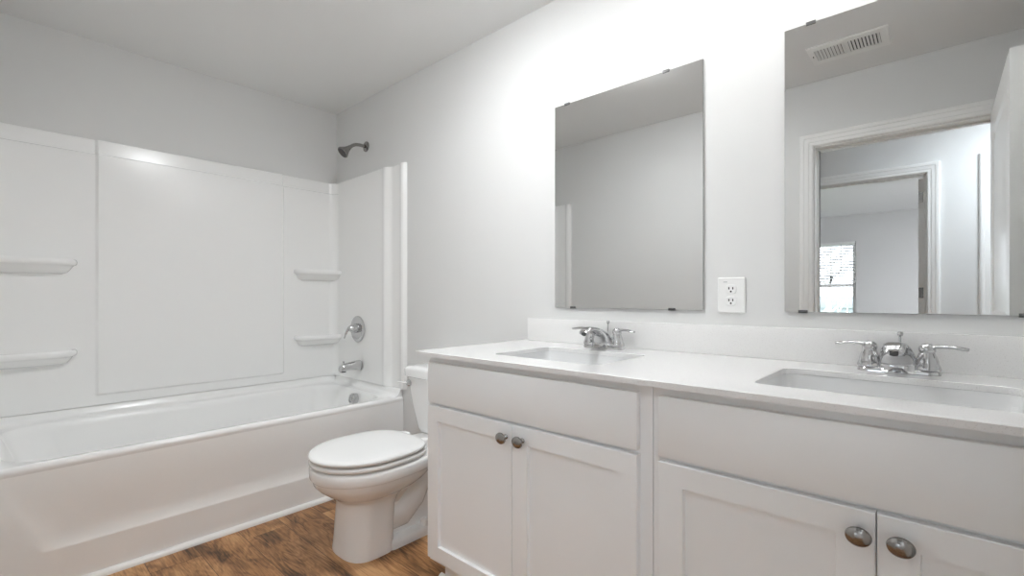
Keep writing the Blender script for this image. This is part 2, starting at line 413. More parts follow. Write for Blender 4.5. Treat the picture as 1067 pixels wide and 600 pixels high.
# upstand that the wall panels sit on
UP = [(0.0, 0.40), (0.0, 0.497), (0.010, 0.497), (0.016, 0.490), (0.022, 0.472), (0.034, 0.460), (0.052, 0.4535), (0.055, 0.44)]
b.sweep([(0.780, YF + .004), (0.005, YF + .004), (0.005, -.004), (0.780, -.004)][::-1], UP, lambda u, v, d: (u, v, d))
b.build('tub_shell', M['acrylic'], tub, ang=50)
ov = MB().lathe([(0, 0), (0.034, 0.0), (0.034, 0.016), (0.031, 0.030), (0.026, 0.034), (0.022, 0.034), (0.019, 0.029), (0.008, 0.029), (0.006, 0.032), (0, 0.032)], (0.415, -0.092, 0.400), (0, -0.985, 0.17), 32)
tag(ov.build('overflow_plate', M['chrome'], tub), 'round chrome overflow plate')
tag(MB().lathe([(0, 0), (0.035, 0.0), (0.033, 0.004), (0.012, 0.006), (0.010, 0.014), (0.0, 0.016)], (0.40, -0.36, 0.0745), (0, 0, 1), 24).build('drain', M['chrome'], tub), 'round chrome drain')

# ------------------------------------------------------------------ tub surround
sur = thing('tub_surround', 'glossy white three-panel shower wall above the bathtub with corner shelves', 'shower wall', (0.02, -0.83, 0.4975))
ZB, ZT, ZL = 0.4975, 1.803, 1.725
RC = 0.075
def lerp_table(t, tab):
    for (a, va), (c, vc) in zip(tab, tab[1:]):
        if t <= c: return va + (vc - va) * sm((t - a) / (c - a) if c > a else 1)
    return tab[-1][1]
def back_off(y, z):
    base = 0.024
    e = 0.008
    din = min(sm((y + 1.262) / 0.012), sm((-0.362 - y) / 0.012))
    inz = sm((z - 0.543) / 0.012)
    o = base + 0.013 * din * inz
    if z > ZL:
        t = (z - ZL) / (ZT - ZL)
        o2 = (base - 0.013) * (1 - din) + din * (base + 0.002 - 0.003 * t)
        k = sm((z - ZL) / 0.006)
        o = o * (1 - k) + o2 * k
    return o
def side_off(x):  # distance from the corner along the end wall
    return lerp_table(x, [(0, 0.024), (0.60, 0.030), (0.640, 0.036), (0.688, 0.011), (0.70, 0.011), (0.770, 0.013), (0.786, 0.024), (0.800, 0.026), (0.812, 0.022), (0.823, 0.001)])
zs = [ZB, ZB + .004, 0.530, 0.543, 0.546, 0.549, 0.552, 0.555, 0.60, 0.8, 1.0, 1.2, 1.4, 1.6, 1.70, 1.718, ZL, ZL + .002, ZL + .004, ZL + .006, ZL + .02, ZL + .04, ZT - .006, ZT - .002, ZT]
def zfix(z, o): # round the very top into the wall
    if z >= ZT - 0.0001: return max(0.001, o - 0.007)
    if z >= ZT - 0.0021: return max(0.001, o - 0.003)
    if z <= ZB + 0.0001: return o - 0.003
    return o
def panel(name, ptf, ss, nz):
    b = MB()
    rows = []
    for z in nz:
        rows.append([ptf(s, z) for s in ss])
    b.loft(rows, closed=False)
    # close the rim back to the wall
    def wall_pt(s, z): return ptf(s, z, True)
    b.loft([[ptf(s, nz[-1]) for s in ss], [wall_pt(s, nz[-1]) for s in ss]], closed=False)
    b.loft([[ptf(s, nz[0]) for s in ss], [wall_pt(s, nz[0]) for s in ss]], closed=False)
    b.loft([[ptf(ss[0], z) for z in nz], [wall_pt(ss[0], z) for z in nz]], closed=False)
    b.loft([[ptf(ss[-1], z) for z in nz], [wall_pt(ss[-1], z) for z in nz]], closed=False)
    b.loft([[wall_pt(s, z) for s in ss] for z in nz], closed=False)
    return b.build(name, M['acrylic'], sur, ang=24)
# back panel path: near corner arc, straight, far corner arc
L0 = YF + RC; L1 = -RC
def back_pt(s, z, wall=False):
    if s < 0:      # near corner arc, s in [-1,0)
        a = math.radians(90 * (-s)); n = Vector((math.cos(a), math.sin(a), 0)); c = Vector((RC, L0, 0)); o = back_off(L0, z)
        base = c + Vector((-math.cos(a), -math.sin(a), 0)) * RC
    elif s > 1:
        a = math.radians(90 * (s - 1)); n = Vector((math.cos(a), -math.sin(a), 0)); c = Vector((RC, L1, 0)); o = back_off(L1, z)
        base = c + Vector((-math.cos(a), math.sin(a), 0)) * RC
    else:
        y = L0 + (L1 - L0) * s; n = Vector((1, 0, 0)); base = Vector((0, y, 0)); o = back_off(y, z)
    o = 0.001 if wall else zfix(z, o)
    p = base + n * o
    return (p.x, p.y, z)
ycuts = [L0, -1.45, -1.35, -1.270, -1.264, -1.262, -1.259, -1.256, -1.253, -1.250, -1.245, -1.1, -0.9, -0.7, -0.5, -0.38, -0.377, -0.374, -0.371, -0.368, -0.365, -0.362, -0.355, -0.25, -0.15, L1]
ss = [-1 + i / 10 for i in range(10)] + [(y - L0) / (L1 - L0) for y in ycuts] + [1 + i / 10 for i in range(1, 11)]
tag(panel('back_panel', back_pt, ss, zs), 'long back panel with a raised centre field')
xs = [RC + 0.001, 0.2, 0.4, 0.58, 0.60, 0.61, 0.62, 0.632, 0.64, 0.65, 0.66, 0.67, 0.68, 0.69, 0.70, 0.73, 0.768, 0.774, 0.780, 0.786, 0.793, 0.800, 0.806, 0.812, 0.816, 0.820, 0.823]
zs2 = [ZB, ZB + .004, 0.7, 1.0, 1.3, 1.6, ZT - .006, ZT - .002, ZT]
def side_pt(sign, wy):
    def f(s, z, wall=False):
        o = side_off(s)
        if s < 0.12: o = 0.024
        o = 0.001 if wall else zfix(z, o)
        return (s, wy + sign * o, z)
    return f
tag(panel('side_panel', side_pt(-1, 0), xs, zs2), 'end panel carrying the tub valve and spout')
tag(panel('side_panel', side_pt(1, YF), xs, zs2), 'end panel against the doorway wall')
# four corner shelves
def shelf(ytip, sgn, z, wy):
    """sgn +1: corner at wall y=0 (room towards -y); -1: the other end"""
    def outline(k, dz, shrink):
        pts = [(0.010, 0.312), (0.034, 0.313), (0.062, 0.307), (0.086, 0.292), (0.100, 0.262), (0.105, 0.21), (0.106, 0.15), (0.111, 0.09), (0.116, 0.05), (0.117, 0.030), (0.110, 0.016), (0.09, 0.008), (0.010, 0.008)]
        out = []
        for x, d in pts:
            dd = 0.008 + (d - 0.008) * k; xx = 0.010 + (x - 0.010) * shrink
            y = wy - sgn * dd * (ytip / 0.312)
            out.append((xx, y, z + dz))
        return out
    lv = [(0.93, -0.004, 0.86), (0.955, 0.001, 0.91), (0.985, 0.002, 0.965), (1.0, -0.003, 1.0), (1.006, -0.011, 1.015), (1.003, -0.020, 1.008), (0.99, -0.026, 0.975), (0.965, -0.029, 0.91), (0.95, -0.036, 0.80), (0.93, -0.047, 0.66), (0.90, -0.060, 0.48), (0.85, -0.068, 0.25)]
    return MB().loft([outline(*a) for a in lv]).build('corner_shelf', M['acrylic'], sur, ang=50)
for z in (1.204, 0.778):
    tag(shelf(0.300, 1, z, 0), ('upper' if z > 1 else 'lower') + ' corner shelf above the tub spout end')
    tag(shelf(0.325, -1, z, YF), ('upper' if z > 1 else 'lower') + ' corner shelf at the left end')

# shower head, valve, spout
sh = thing('shower_head', 'chrome shower head on a bent arm high on the wall over the tub', 'shower head', (0.385, 0, 1.985))
MB().lathe([(0, 0), (0.033, 0.0005), (0.032, 0.006), (0.022, 0.012), (0.014, 0.014), (0, 0.014)], (0.385, 0, 1.985), (0, -1, 0), 28).build('flange', M['nickel'], sh)
arm = [(0.385, -0.008, 1.985), (0.385, -0.05, 1.985), (0.385, -0.075, 1.981), (0.385, -0.095, 1.971), (0.385, -0.118, 1.953)]
MB().tube(arm, 0.0105, 16, up=(1, 0, 0)).build('shower_arm', M['nickel'], sh)
hd = MB().lathe([(0, 0), (0.013, 0), (0.014, 0.012), (0.017, 0.016), (0.020, 0.028), (0.036, 0.056), (0.038, 0.062), (0.036, 0.066), (0, 0.066)], (0.385, -0.113, 1.957), (-0.12, -0.72, -0.69), 32).build('shower_cone', M['nickel'], sh)
ax = Vector((-0.12, -0.72, -0.69)).normalized(); c = Vector((0.385, -0.113, 1.957)) + ax * 0.0655
MB().lathe([(0, 0), (0.033, 0), (0.032, 0.002), (0.015, 0.003), (0, 0.003)], c, ax, 28).build('spray_face', M['nozzle'], hd)

va = thing('tub_valve', 'round chrome tub valve with a lever handle above the spout', 'faucet valve', (0.335, -0.031, 0.825))
MB().lathe([(0, 0.0), (0.083, 0.0), (0.083, 0.003), (0.079, 0.006), (0.066, 0.009), (0.055, 0.008), (0.030, 0.009), (0, 0.009)], (0.335, -0.031, 0.825), (0, -1, 0), 48).build('escutcheon', M['chrome'], va)
MB().lathe([(0, 0), (0.030, 0), (0.029, 0.012), (0.022, 0.030), (0.020, 0.046), (0.014, 0.054), (0, 0.056)], (0.335, -0.040, 0.830), (0, -1, 0), 28).build('valve_hub', M['chrome'], va)
MB().tube([(0.335, -0.074, 0.842), (0.330, -0.088, 0.834), (0.322, -0.099, 0.815), (0.314, -0.105, 0.790), (0.307, -0.108, 0.768)], [0.014, 0.013, 0.010, 0.008, 0.006], 16, 0.7, up=(0, 1, 0)).build('lever', M['chrome'], va)
sp = thing('tub_spout', 'chrome tub spout over the drain end of the bathtub', 'spout', (0.358, -0.031, 0.598))
rings = []
for y, z0, z1, hw in ((-0.0300, .568, .628, .030), (-0.034, .566, .630, .032), (-0.050, .568, .628, .030), (-0.095, .572, .622, .026), (-0.135, .568, .617, .0245), (-0.150, .566, .613, .024), (-0.160, .566, .604, .022), (-0.165, .567, .596, .020)):
    zc, hh = (z0 + z1) / 2, (z1 - z0) / 2
    rings.append([(0.358 + hw * math.copysign(abs(math.cos(a)) ** 0.7, math.cos(a)), y, zc + hh * math.copysign(abs(math.sin(a)) ** 0.7, math.sin(a))) for a in [2 * PI * i / 28 for i in range(28)]])
MB().loft(rings).build('spout_body', M['chrome'], sp)
MB().lathe([(0, 0), (0.004, 0), (0.004, 0.010), (0.008, 0.014), (0.007, 0.020), (0, 0.021)], (0.358, -0.142, 0.612), (0, 0, 1), 16).build('diverter_knob', M['chrome'], sp)
tag(MB().box(0.343, -0.160, 0.5635, 0.373, -0.132, 0.5675, 0.001).build('spout_mouth', M['dark'], sp), 'dark spout mouth')

# ------------------------------------------------------------------ toilet
TX = 1.348
toi = thing('toilet', 'white two-piece toilet with closed lid between the bathtub and vanity', 'toilet', (TX, -0.42, 0))
def egg(z, yf, yc, yb, hw, nb=2.5, nf=2.0, n=56):
    out = []
    cx = TX - 0.022 * (1 - sm((z - .18) / .10))     # the pedestal sits a little to the tub side
    for i in range(n):
        a = 2 * PI * i / n; c, s = math.cos(a), math.sin(a)
        e = nb if s > 0 else nf
        r = (abs(c) ** e + abs(s) ** e) ** (-1 / e)
        out.append((cx + hw * r * c, yc + r * s * ((yb - yc) if s > 0 else (yc - yf)), z))
    return out
b = MB()
b.loft([egg(*a) for a in (
    (0.0, -.684, -.58, -.50, .122, 5, 2.8), (0.010, -.685, -.58, -.497, .123, 5, 2.8), (0.020, -.683, -.58, -.495, .121, 5, 2.8), (0.06, -.681, -.58, -.49, .117, 5, 2.7), (0.12, -.679, -.58, -.485, .112, 5, 2.6),
    (0.180, -.678, -.58, -.47, .107, 4, 2.4), (0.212, -.680, -.58, -.455, .105, 4, 2.2), (0.226, -.690, -.58, -.43, .108, 3.5), (0.240, -.708, -.58, -.41, .124, 3), (0.258, -.735, -.58, -.37, .146, 3), (0.278, -.760, -.58, -.34, .165, 3),
    (0.300, -.781, -.58, -.32, .181, 3), (0.316, -.787, -.58, -.31, .186, 3), (0.323, -.789, -.58, -.305, .188, 3), (0.3245, -.793, -.58, -.302, .192, 3), (0.329, -.796, -.58, -.30, .1945, 3), (0.362, -.798, -.58, -.30, .196, 3), (0.369, -.795, -.58, -.303, .193, 3), (0.372, -.785, -.58, -.31, .185, 3))])
# rear trapway, foot and deck
def rr(z, hx, y0, y1, r, dx=0.0): return rrect(TX + dx - hx, TX + dx + hx, y0, y1, r, z, 6)
b.loft([rr(0, .121, -.53, -.11, .03, -.022), rr(.018, .121, -.53, -.11, .03, -.022), rr(.030, .117, -.53, -.113, .03, -.022), rr(.036, .110, -.53, -.12, .03, -.022)])
b.loft([rr(.03, .045, -.50, -.15, .04), rr(.10, .040, -.50, -.17, .04), rr(.2, .045, -.50, -.15, .04), rr(.27, .065, -.50, -.10, .05), rr(.31, .110, -.42, -.05, .04), rr(.335, .135, -.40, -.03, .04), rr(.362, .140, -.40, -.025, .04), rr(.366, .136, -.40, -.03, .04)])
b.tube([(TX, -.56, .15), (TX, -.50, .11), (TX, -.43, .11), (TX, -.37, .16), (TX, -.33, .225), (TX, -.27, .25), (TX, -.21, .21), (TX, -.18, .13), (TX, -.17, .03)], [.070, .072, .074, .074, .072, .070, .068, .068, .070], 24, up=(1, 0, 0))
b.build('bowl', M['china'], toi, ang=50)
se = MB().loft([egg(z, yf, -.59, yb, hw, 3.2) for z, yf, yb, hw in ((.3725, -.770, -.365, .165), (.3765, -.778, -.362, .172), (.378, -.794, -.350, .189), (.381, -.798, -.348, .194), (.390, -.799, -.346, .195), (.3945, -.796, -.348, .192), (.396, -.788, -.354, .185))])
se.build('seat', M['plastic'], toi, ang=60)
ld = MB().loft([egg(z, yf, -.59, yb, hw, 3.2) for z, yf, yb, hw in ((.3965, -.765, -.37, .160), (.402, -.770, -.37, .165), (.4025, -.792, -.360, .188), (.404, -.799, -.356, .194), (.411, -.802, -.355, .196), (.416, -.800, -.356, .195), (.420, -.793, -.362, .189), (.4225, -.773, -.378, .171), (.4245, -.72, -.43, .12), (.425, -.65, -.50, .05))])
ld.build('lid', M['plastic'], toi, ang=60)
for s in (-1, 1):
    MB().box(TX + s * .075 - .022, -.352, .3668, TX + s * .075 + .022, -.318, .412, 0.008, 3).build('hinge', M['plastic'], toi)
    MB().lathe([(0, 0), (.020, 0), (.0195, .012), (.015, .022), (.008, .026), (0, .027)], (TX - .022 + s * .092, -.335, .0355), (0, 0, 1), 20).build('bolt_cap', M['plastic'], toi)
tk = MB().loft([rr(.3675, .158, -.190, -.045, .035), rr(.372, .168, -.198, -.038, .035), rr(.39, .176, -.203, -.033, .035), rr(.50, .212, -.210, -.024, .035), rr(.632, .243, -.216, -.018, .035)])
tk.build('tank', M['china'], toi, ang=50)
tl = MB().loft([rr(.633, .244, -.219, -.016, .035), rr(.637, .254, -.226, -.010, .038), rr(.668, .257, -.228, -.008, .038), rr(.678, .254, -.225, -.010, .038), rr(.684, .244, -.216, -.018, .036), rr(.6865, .22, -.19, -.04, .03)])
tl.build('tank_lid', M['china'], toi, ang=50)
fh = MB().lathe([(0, 0), (.017, 0), (.017, .008), (.013, .014), (0, .016)], (1.140, -.2130, .603), (0, -1, 0), 24)
fl = fh.build('flush_handle', M['chrome'], toi)
tag(fl, 'chrome flush lever on the tank front')
MB().tube([(1.140, -.226, .604), (1.122, -.234, .605), (1.102, -.240, .606), (1.082, -.242, .605)], [.006, .0065, .006, .005], 14, .7).build('lever', M['plastic'], fl)

# ------------------------------------------------------------------ vanity cabinets
YCB = -0.568   # face frame
YD = -0.588    # door fronts
def shaker(x0, x1, z0, z1, st=0.057, rl=0.050):
    b = MB(); y0, y1, yr = YD, YCB - 0.0005, YD + 0.010
    e = 0.0018
    lo = [[(x0, y1, z0), (x1, y1, z0), (x1, y1, z1), (x0, y1, z1)], [(x0, y0 + e, z0), (x1, y0 + e, z0), (x1, y0 + e, z1), (x0, y0 + e, z1)],
          [(x0 + e, y0, z0 + e), (x1 - e, y0, z0 + e), (x1 - e, y0, z1 - e), (x0 + e, y0, z1 - e)],
          [(x0 + st, y0, z0 + rl), (x1 - st, y0, z0 + rl), (x1 - st, y0, z1 - rl), (x0 + st, y0, z1 - rl)],
          [(x0 + st + .002, yr, z0 + rl + .002), (x1 - st - .002, yr, z0 + rl + .002), (x1 - st - .002, yr, z1 - rl - .002), (x0 + st + .002, yr, z1 - rl - .002)]]
    return b.loft(lo)
def knob_at(x, z, parent):
    b = MB(); n = 32
    prof = [(0, 0), (.0085, 0), (.0085, .003), (.0058, .006), (.0055, .013), (.009, .016), (.0165, .019), (.0195, .0225), (.0185, .026), (.0135, .0295), (.007, .0312), (0, .0318)]
    rings = [[(x + max(r, 1e-5) * math.cos(2 * PI * i / n), YD - h, z + 0.86 * max(r, 1e-5) * math.sin(2 * PI * i / n)) for i in range(n)] for r, h in prof]
    return tag(b.loft(rings).build('knob', M['nickel'], parent), 'brushed nickel knob')
def cabinet(label, x0, x1, d0, d1, dm0, dm1):
    c = thing('vanity_cabinet', label, 'cabinet', ((x0 + x1) / 2, -0.30, 0), 'white shaker vanity cabinets under the countertop')
    cb = MB()   # hollow carcass: two sides, floor, back and a face frame
    cb.box(x0, YCB + .0195, 0.105, x0 + .016, -0.003, 0.8235).box(x1 - .016, YCB + .0195, 0.105, x1, -0.003, 0.8235)
    cb.box(x0 + .0162, YCB + .0195, 0.105, x1 - .0162, -0.0102, 0.121).box(x0 + .0162, -0.010, 0.105, x1 - .0162, -0.003, 0.8235)
    for a in ((x0, 0.105, x0 + .045, .8235), (x1 - .045, .105, x1, .8235), (x0 + .045, .105, x1 - .045, .150), (x0 + .045, .640, x1 - .045, .690), (x0 + .045, .780, x1 - .045, .8235), ((x0 + x1) / 2 - .03, .150, (x0 + x1) / 2 + .03, .640)):
        cb.box(a[0], YCB, a[1], a[2], YCB + .019, a[3])
    cb.build('cabinet_body', M['cab'], c)
    MB().box(x0 + 0.001, -0.500, 0.0, x1 - 0.001, -0.03, 0.1045).build('toe_kick', M['cab'], c)
    MB().box(d0, YD, 0.664, d1, YCB - 0.0005, 0.802, 0.0022).build('drawer_front', M['cab'], c)
    a = shaker(d0, dm0, 0.124, 0.6535).build('door', M['cab'], c, ang=20); knob_at(dm0 - 0.022, 0.6145, a)
    a2 = shaker(dm1, d1, 0.124, 0.6535).build('door', M['cab'], c, ang=20); knob_at(dm1 + 0.040 if d0 < 2.2 else dm1 + 0.033, 0.6155, a2)
    return c
cabinet('white two-door vanity cabinet under the left sink, beside the toilet', 1.753, 2.5885, 1.763, 2.5575, 2.1575, 2.1600)
cabinet('white two-door vanity cabinet under the right sink, nearest the camera', 2.5905, 3.427, 2.610, 3.405, 3.0065, 3.0085)
struct(MB().loft([[(x, -0.5005 - a, d) for a, d in qround(0.020)] for x in (1.735, XR - 0.002)]).build('trim_8', M['trim']), 'white quarter round strip under the vanity toe kick', 'trim')

# ------------------------------------------------------------------ countertop with two sink cutouts
ct = thing('countertop', 'long white quartz double vanity countertop with a low backsplash', 'countertop', (2.57, -0.30, 0.8240))
ZC0, ZC1 = 0.8245, 0.8390
CXL, CXR, CYF, CYB = 1.721, XR - 0.002, -0.608, -0.001
SINKS = [(2.185, -0.335, 0.203, 0.155), (3.000, -0.335, 0.218, 0.155)]
def sup(cx, cy, a, b_, th, n=16.0):
    c, s = math.cos(th), math.sin(th); r = (abs(c / a) ** n + abs(s / b_) ** n) ** (-1 / n)
    return (cx + r * c, cy + r * s)
b = MB()
for (cx, cy, a, b_), (rx0, rx1) in zip(SINKS, ((CXL, 2.5885), (2.5885, CXR))):
    angs = [2 * PI * i / 96 for i in range(96)] + [math.atan2(y - cy, x - cx) % (2 * PI) for x in (rx0, rx1) for y in (CYF, CYB)]
    angs = sorted(set(round(t, 9) for t in angs))
    def outer(t, ins=0.0):
        c, s = math.cos(t), math.sin(t)
        k = min(((rx1 - cx) / c if c > 1e-9 else (rx0 - cx) / c if c < -1e-9 else 9e9), ((CYB - cy) / s if s > 1e-9 else (CYF - cy) / s if s < -1e-9 else 9e9))
        x, y = cx + k * c, cy + k * s
        if ins:
            if rx0 == CXL: x = max(x, rx0 + ins)
            y = max(y, CYF + ins)
        return x, y
    R = []
    R.append([(*outer(t), ZC0) for t in angs]); R.append([(*outer(t), ZC1 - .0015) for t in angs]); R.append([(*outer(t, .0015), ZC1) for t in angs])
    R.append([(*sup(cx, cy, a + .001, b_ + .001, t), ZC1) for t in angs]); R.append([(*sup(cx, cy, a, b_, t), ZC1 - .001) for t in angs]); R.append([(*sup(cx, cy, a, b_, t), ZC0) for t in angs])
    R.append(R[0])
    b.loft(R, cap0=False, cap1=False)
b.build('counter_slab', M['quartz'], ct, ang=25)
MB().box(1.742, -0.021, ZC1 + 0.0002, CXR, -0.0008, 0.937, 0.0015).build('backsplash', M['quartz'], ct)
for k, (cx, cy, a, b_) in enumerate(SINKS):
    s = thing('sink', ['white rectangular undermount sink in the left half of the countertop', 'white rectangular undermount sink in the right half of the countertop'][k], 'sink', (cx, cy, 0.70), 'undermount sinks in the countertop')
    R = []
    N = 96
    for z, ins, nn in ((0.8238, -0.018, 14), (0.8238, -0.001, 14), (0.812, 0.001, 14), (0.775, 0.006, 11), (0.735, 0.014, 8), (0.716, 0.026, 6), (0.705, 0.050, 5), (0.700, 0.085, 4), (0.697, 0.13, 3)):
        R.append([(*sup(cx, cy, a - ins, b_ - ins, 2 * PI * i / N, nn), z) for i in range(N)])
    R.append([(*sup(cx, cy, .022, .022, 2 * PI * i / N, 2), .696) for i in range(N)])
    R2 = [[(*sup(cx, cy, .022, .022, 2 * PI * i / N, 2), .688) for i in range(N)]] + [[(*sup(cx, cy, a + d, b_ + d, 2 * PI * i / N, 6), z) for i in range(N)] for z, d in ((.69, -.09), (.70, -.03), (.73, -.005), (.80, .008), (.8165, .018))] + [R[0]]
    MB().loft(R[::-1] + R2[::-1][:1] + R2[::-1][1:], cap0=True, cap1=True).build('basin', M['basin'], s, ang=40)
    tag(MB().lathe([(0, 0), (.021, 0), (.0205, .003), (.012, .004), (.011, .007), (0, .009)], (cx, cy, .6962), (0, 0, 1), 24).build('drain', M['chrome'], s), 'round chrome drain')

# ------------------------------------------------------------------ faucets (built once, copied once)
def faucet(x, y, label):
    f = thing('faucet', label, 'faucet', (x, y, 0.8392), 'chrome two-handle sink faucets')
    Z = 0.8392
    MB().loft([rrect(x - .082 + i, x + .082 - i, y - .026 + i, y + .026 - i, .025 - i, Z + h, 8) for i, h in ((0, 0), (0, .006), (.002, .010), (.006, .012))]).build('base_plate', M['chrome'], f, ang=50)
    for s in (-1, 1):
        hb = MB().lathe([(0, .011), (.0265, .011), (.0270, .016), (.0245, .023), (.0225, .026), (.0218, .034), (.019, .044), (.0155, .052), (.0150, .055), (.0165, .057), (.0165, .062), (.0150, .069), (.010, .074), (.004, .076), (0, .0763)], (x + s * .056, y, Z), (0, 0, 1), 32).build('handle', M['chrome'], f, ang=50)
        MB().tube([(x + s * .060, y, Z + .066), (x + s * .080, y - .003, Z + .070), (x + s * .100, y - .006, Z + .070), (x + s * .120, y - .009, Z + .067), (x + s * .130, y - .010, Z + .066)], [.0105, .0100, .0095, .0095, .0070], 14, .5).build('lever', M['chrome'], hb, ang=60)
    rings = []
    n = 32
    for yy, zz, hw, ht, an in ((-.010, .007, .041, .026, 8), (-.006, .018, .040, .025, 22), (-.010, .034, .037, .021, 40), (-.024, .051, .0325, .0155, 56), (-.045, .063, .0280, .0120, 66), (-.072, .072, .0245, .0098, 80), (-.098, .0745, .0225, .0088, 95), (-.116, .072, .0210, .0085, 110), (-.128, .065, .0198, .0085, 130), (-.132, .060, .0180, .0075, 140)):
        a = math.radians(an)
        nx = Vector((0, -math.sin(a), math.cos(a)))      # direction of travel
        v = Vector((0, math.cos(a), math.sin(a)))        # thickness direction
        rg = []
        for i in range(n):
            t = 2 * PI * i / n; c, s_ = math.cos(t), math.sin(t)
            rg.append(Vector((x, y + yy, Z + zz)) + Vector((hw * math.copysign(abs(c) ** .75, c), 0, 0)) + v * ht * math.copysign(abs(s_) ** .85, s_))
        rings.append(rg)
    spt = MB().loft(rings).build('spout', M['chrome'], f, ang=60)
    a = math.radians(140); nx = Vector((0, -math.sin(a), math.cos(a)))
    MB().lathe([(0, 0), (.0085, 0), (.008, .003), (.006, .003), (0, .002)], Vector((x, y - .1325, Z + .0590)), nx, 20).build('aerator', M['nozzle'], spt)
    MB().lathe([(0, .008), (.0024, .008), (.0024, .088), (.0055, .091), (.0065, .096), (.005, .100), (0, .101)], (x + .004, y + .020, Z), (0, .06, 1), 14).build('lift_rod', M['chrome'], f)
    return f
f1 = faucet(2.165, -0.085, 'chrome two-handle faucet behind the left sink')
f2 = copy_tree(f1); f2.location.x = 3.012; f2['label'] = 'chrome two-handle faucet behind the right sink'

# ------------------------------------------------------------------ mirrors
def wall_mirror(x0, x1, clips, label):
    z0, z1 = 0.985, 1.829
    m = thing('wall_mirror', label, 'mirror', ((x0 + x1) / 2, -0.001, z0), 'frameless wall mirrors above the vanity')
    MB().box(x0, -0.0062, z0, x1, -0.0015, z1).build('mirror_back', M['edge'], m)
    MB().box(x0, -0.0072, z0, x1, -0.0063, z1).build('mirror_glass', M['mirror'], m)
    for x, top in clips:
        z = z1 if top else z0; s = 1 if top else -1
        cb = MB().box(x - .012, -.0100, min(z + s * .004, z - s * .005), x + .012, -.0074, max(z + s * .004, z - s * .005), .0008)
        cb.box(x - .012, -.0100, min(z + s * .0005, z + s * .004), x + .012, -.0005, max(z + s * .0005, z + s * .004))
        cb.build('mirror_clip', M['clip'], m)
    return m
wall_mirror(1.883, 2.501, [(1.945, 1), (2.372, 1), (1.974, 0), (2.393, 0)], 'frameless rectangular mirror on the wall above the left sink')
wall_mirror(2.744, 3.362, [(2.812, 1), (3.26, 1), (2.792, 0), (3.240, 0)], 'frameless rectangular mirror above the right sink, reflecting the doorway')

# ------------------------------------------------------------------ outlet
ou = thing('wall_outlet', 'white duplex wall outlet between the two mirrors', 'outlet', (2.5905, 0, 0.9775))
ox, oz = 2.5905, 1.0345
MB().loft([rrect(ox - .0425 + i, ox + .0425 - i, oz - .0575 + i, oz + .0575 - i, .004, d, 4) for i, d in ((0, 0.0005), (0, .004), (.003, .0065))]).bm.free()
pl = MB(); pl.loft([[(p[0], -d, p[1]) for p in rrect(ox - .0425 + i, ox + .0425 - i, oz - .0575 + i, oz + .0575 - i, .004, 0, 4)] for i, d in ((0, 0.0005), (0, .004), (.0035, .0065))])
pl.build('cover_plate', M['plastic'], ou, ang=20)
for dz in (.019, -.019):
    rc = MB(); rc.loft([[(p[0], -d, p[1]) for p in rrect(ox - .0165 + i, ox + .0165 - i, oz + dz - .0150 + i, oz + dz + .0150 - i, .0115 - i, 0, 6)] for i, d in ((0, .0060), (0, .0078), (.001, .0085))])
    r_ = rc.build('receptacle', M['plastic'], ou, ang=30)
    sl = MB()
    for sx in (-.006, .006): sl.box(ox + sx - .0016, -.0090, oz + dz - .001, ox + sx + .0016, -.0080, oz + dz + .007)
    sl.lathe([(0, 0), (.0030, 0), (.0030, .0008), (0, .0008)], (ox, -.0080, oz + dz - .0075), (0, -1, 0), 12)
    tag(sl.build('contact_slot', M['dark'], r_), 'dark plug slots')
MB().lathe([(0, 0), (.003, 0), (.0026, .001), (0, .0012)], (ox, -.0064, oz), (0, -1, 0), 12).build('screw', M['plastic'], ou)
tag(MB().box(ox - .024, -.0068, oz + .0415, ox - .012, -.0060, oz + .0435).build('printed_mark', M['edge'], ou), 'small grey mark above the upper receptacle')

# ------------------------------------------------------------------ ceiling vent
vx0, vx1, vy0, vy1 = 2.588, 2.918, -1.407, -1.186
ve = thing('ceiling_vent', 'white louvred ceiling vent near the doorway, seen in the right mirror', 'vent', ((vx0 + vx1) / 2, (vy0 + vy1) / 2, H))
ix0, ix1, iy0, iy1 = vx0 + .030, vx1 - .034, vy0 + .050, vy1 - .040
fr = MB()
fr.loft([[(x, y, z) for x, y in ((X0, Y0), (X1, Y0), (X1, Y1), (X0, Y1))] for X0, X1, Y0, Y1, z in ((vx0, vx1, vy0, vy1, H - .0005), (vx0 + .003, vx1 - .003, vy0 + .003, vy1 - .003, H - .006), (ix0, ix1, iy0, iy1, H - .008), (ix0, ix1, iy0, iy1, H - .0005))], cap0=False, cap1=False)
mid = (ix0 + ix1) / 2
fr.box(mid - .007, iy0, H - .008, mid + .007, iy1, H - .001)
fr.build('vent_frame', M['trim'], ve, ang=20)
MB().box(ix0, iy0, H - .0015, ix1, iy1, H - .0008).build('vent_shade_sheet', M['dark'], ve)  # thin dark sheet in place of the shaded depth behind the louvres
for a0, a1, ang in ((ix0, mid - .007, 38), (mid + .007, ix1, -38)):
    for i in range(9):
        xc = a0 + (a1 - a0) * (i + .5) / 9
        dx = .0065 * math.cos(math.radians(ang)); dz = .0065 * math.sin(math.radians(ang)) * .45
        MB().raw([(xc - dx, iy0 + .002, H - .005 - dz), (xc + dx, iy0 + .002, H - .005 + dz), (xc + dx, iy1 - .002, H - .005 + dz), (xc - dx, iy1 - .002, H - .005 - dz),
                  (xc - dx, iy0 + .002, H - .0042 - dz), (xc + dx, iy0 + .002, H - .0042 + dz), (xc + dx, iy1 - .002, H - .0042 + dz), (xc - dx, iy1 - .002, H - .0042 - dz)],
                 [(0, 1, 2, 3), (7, 6, 5, 4), (0, 4, 5, 1), (1, 5, 6, 2), (2, 6, 7, 3), (3, 7, 4, 0)]).build('louvre', M['trim'], ve)
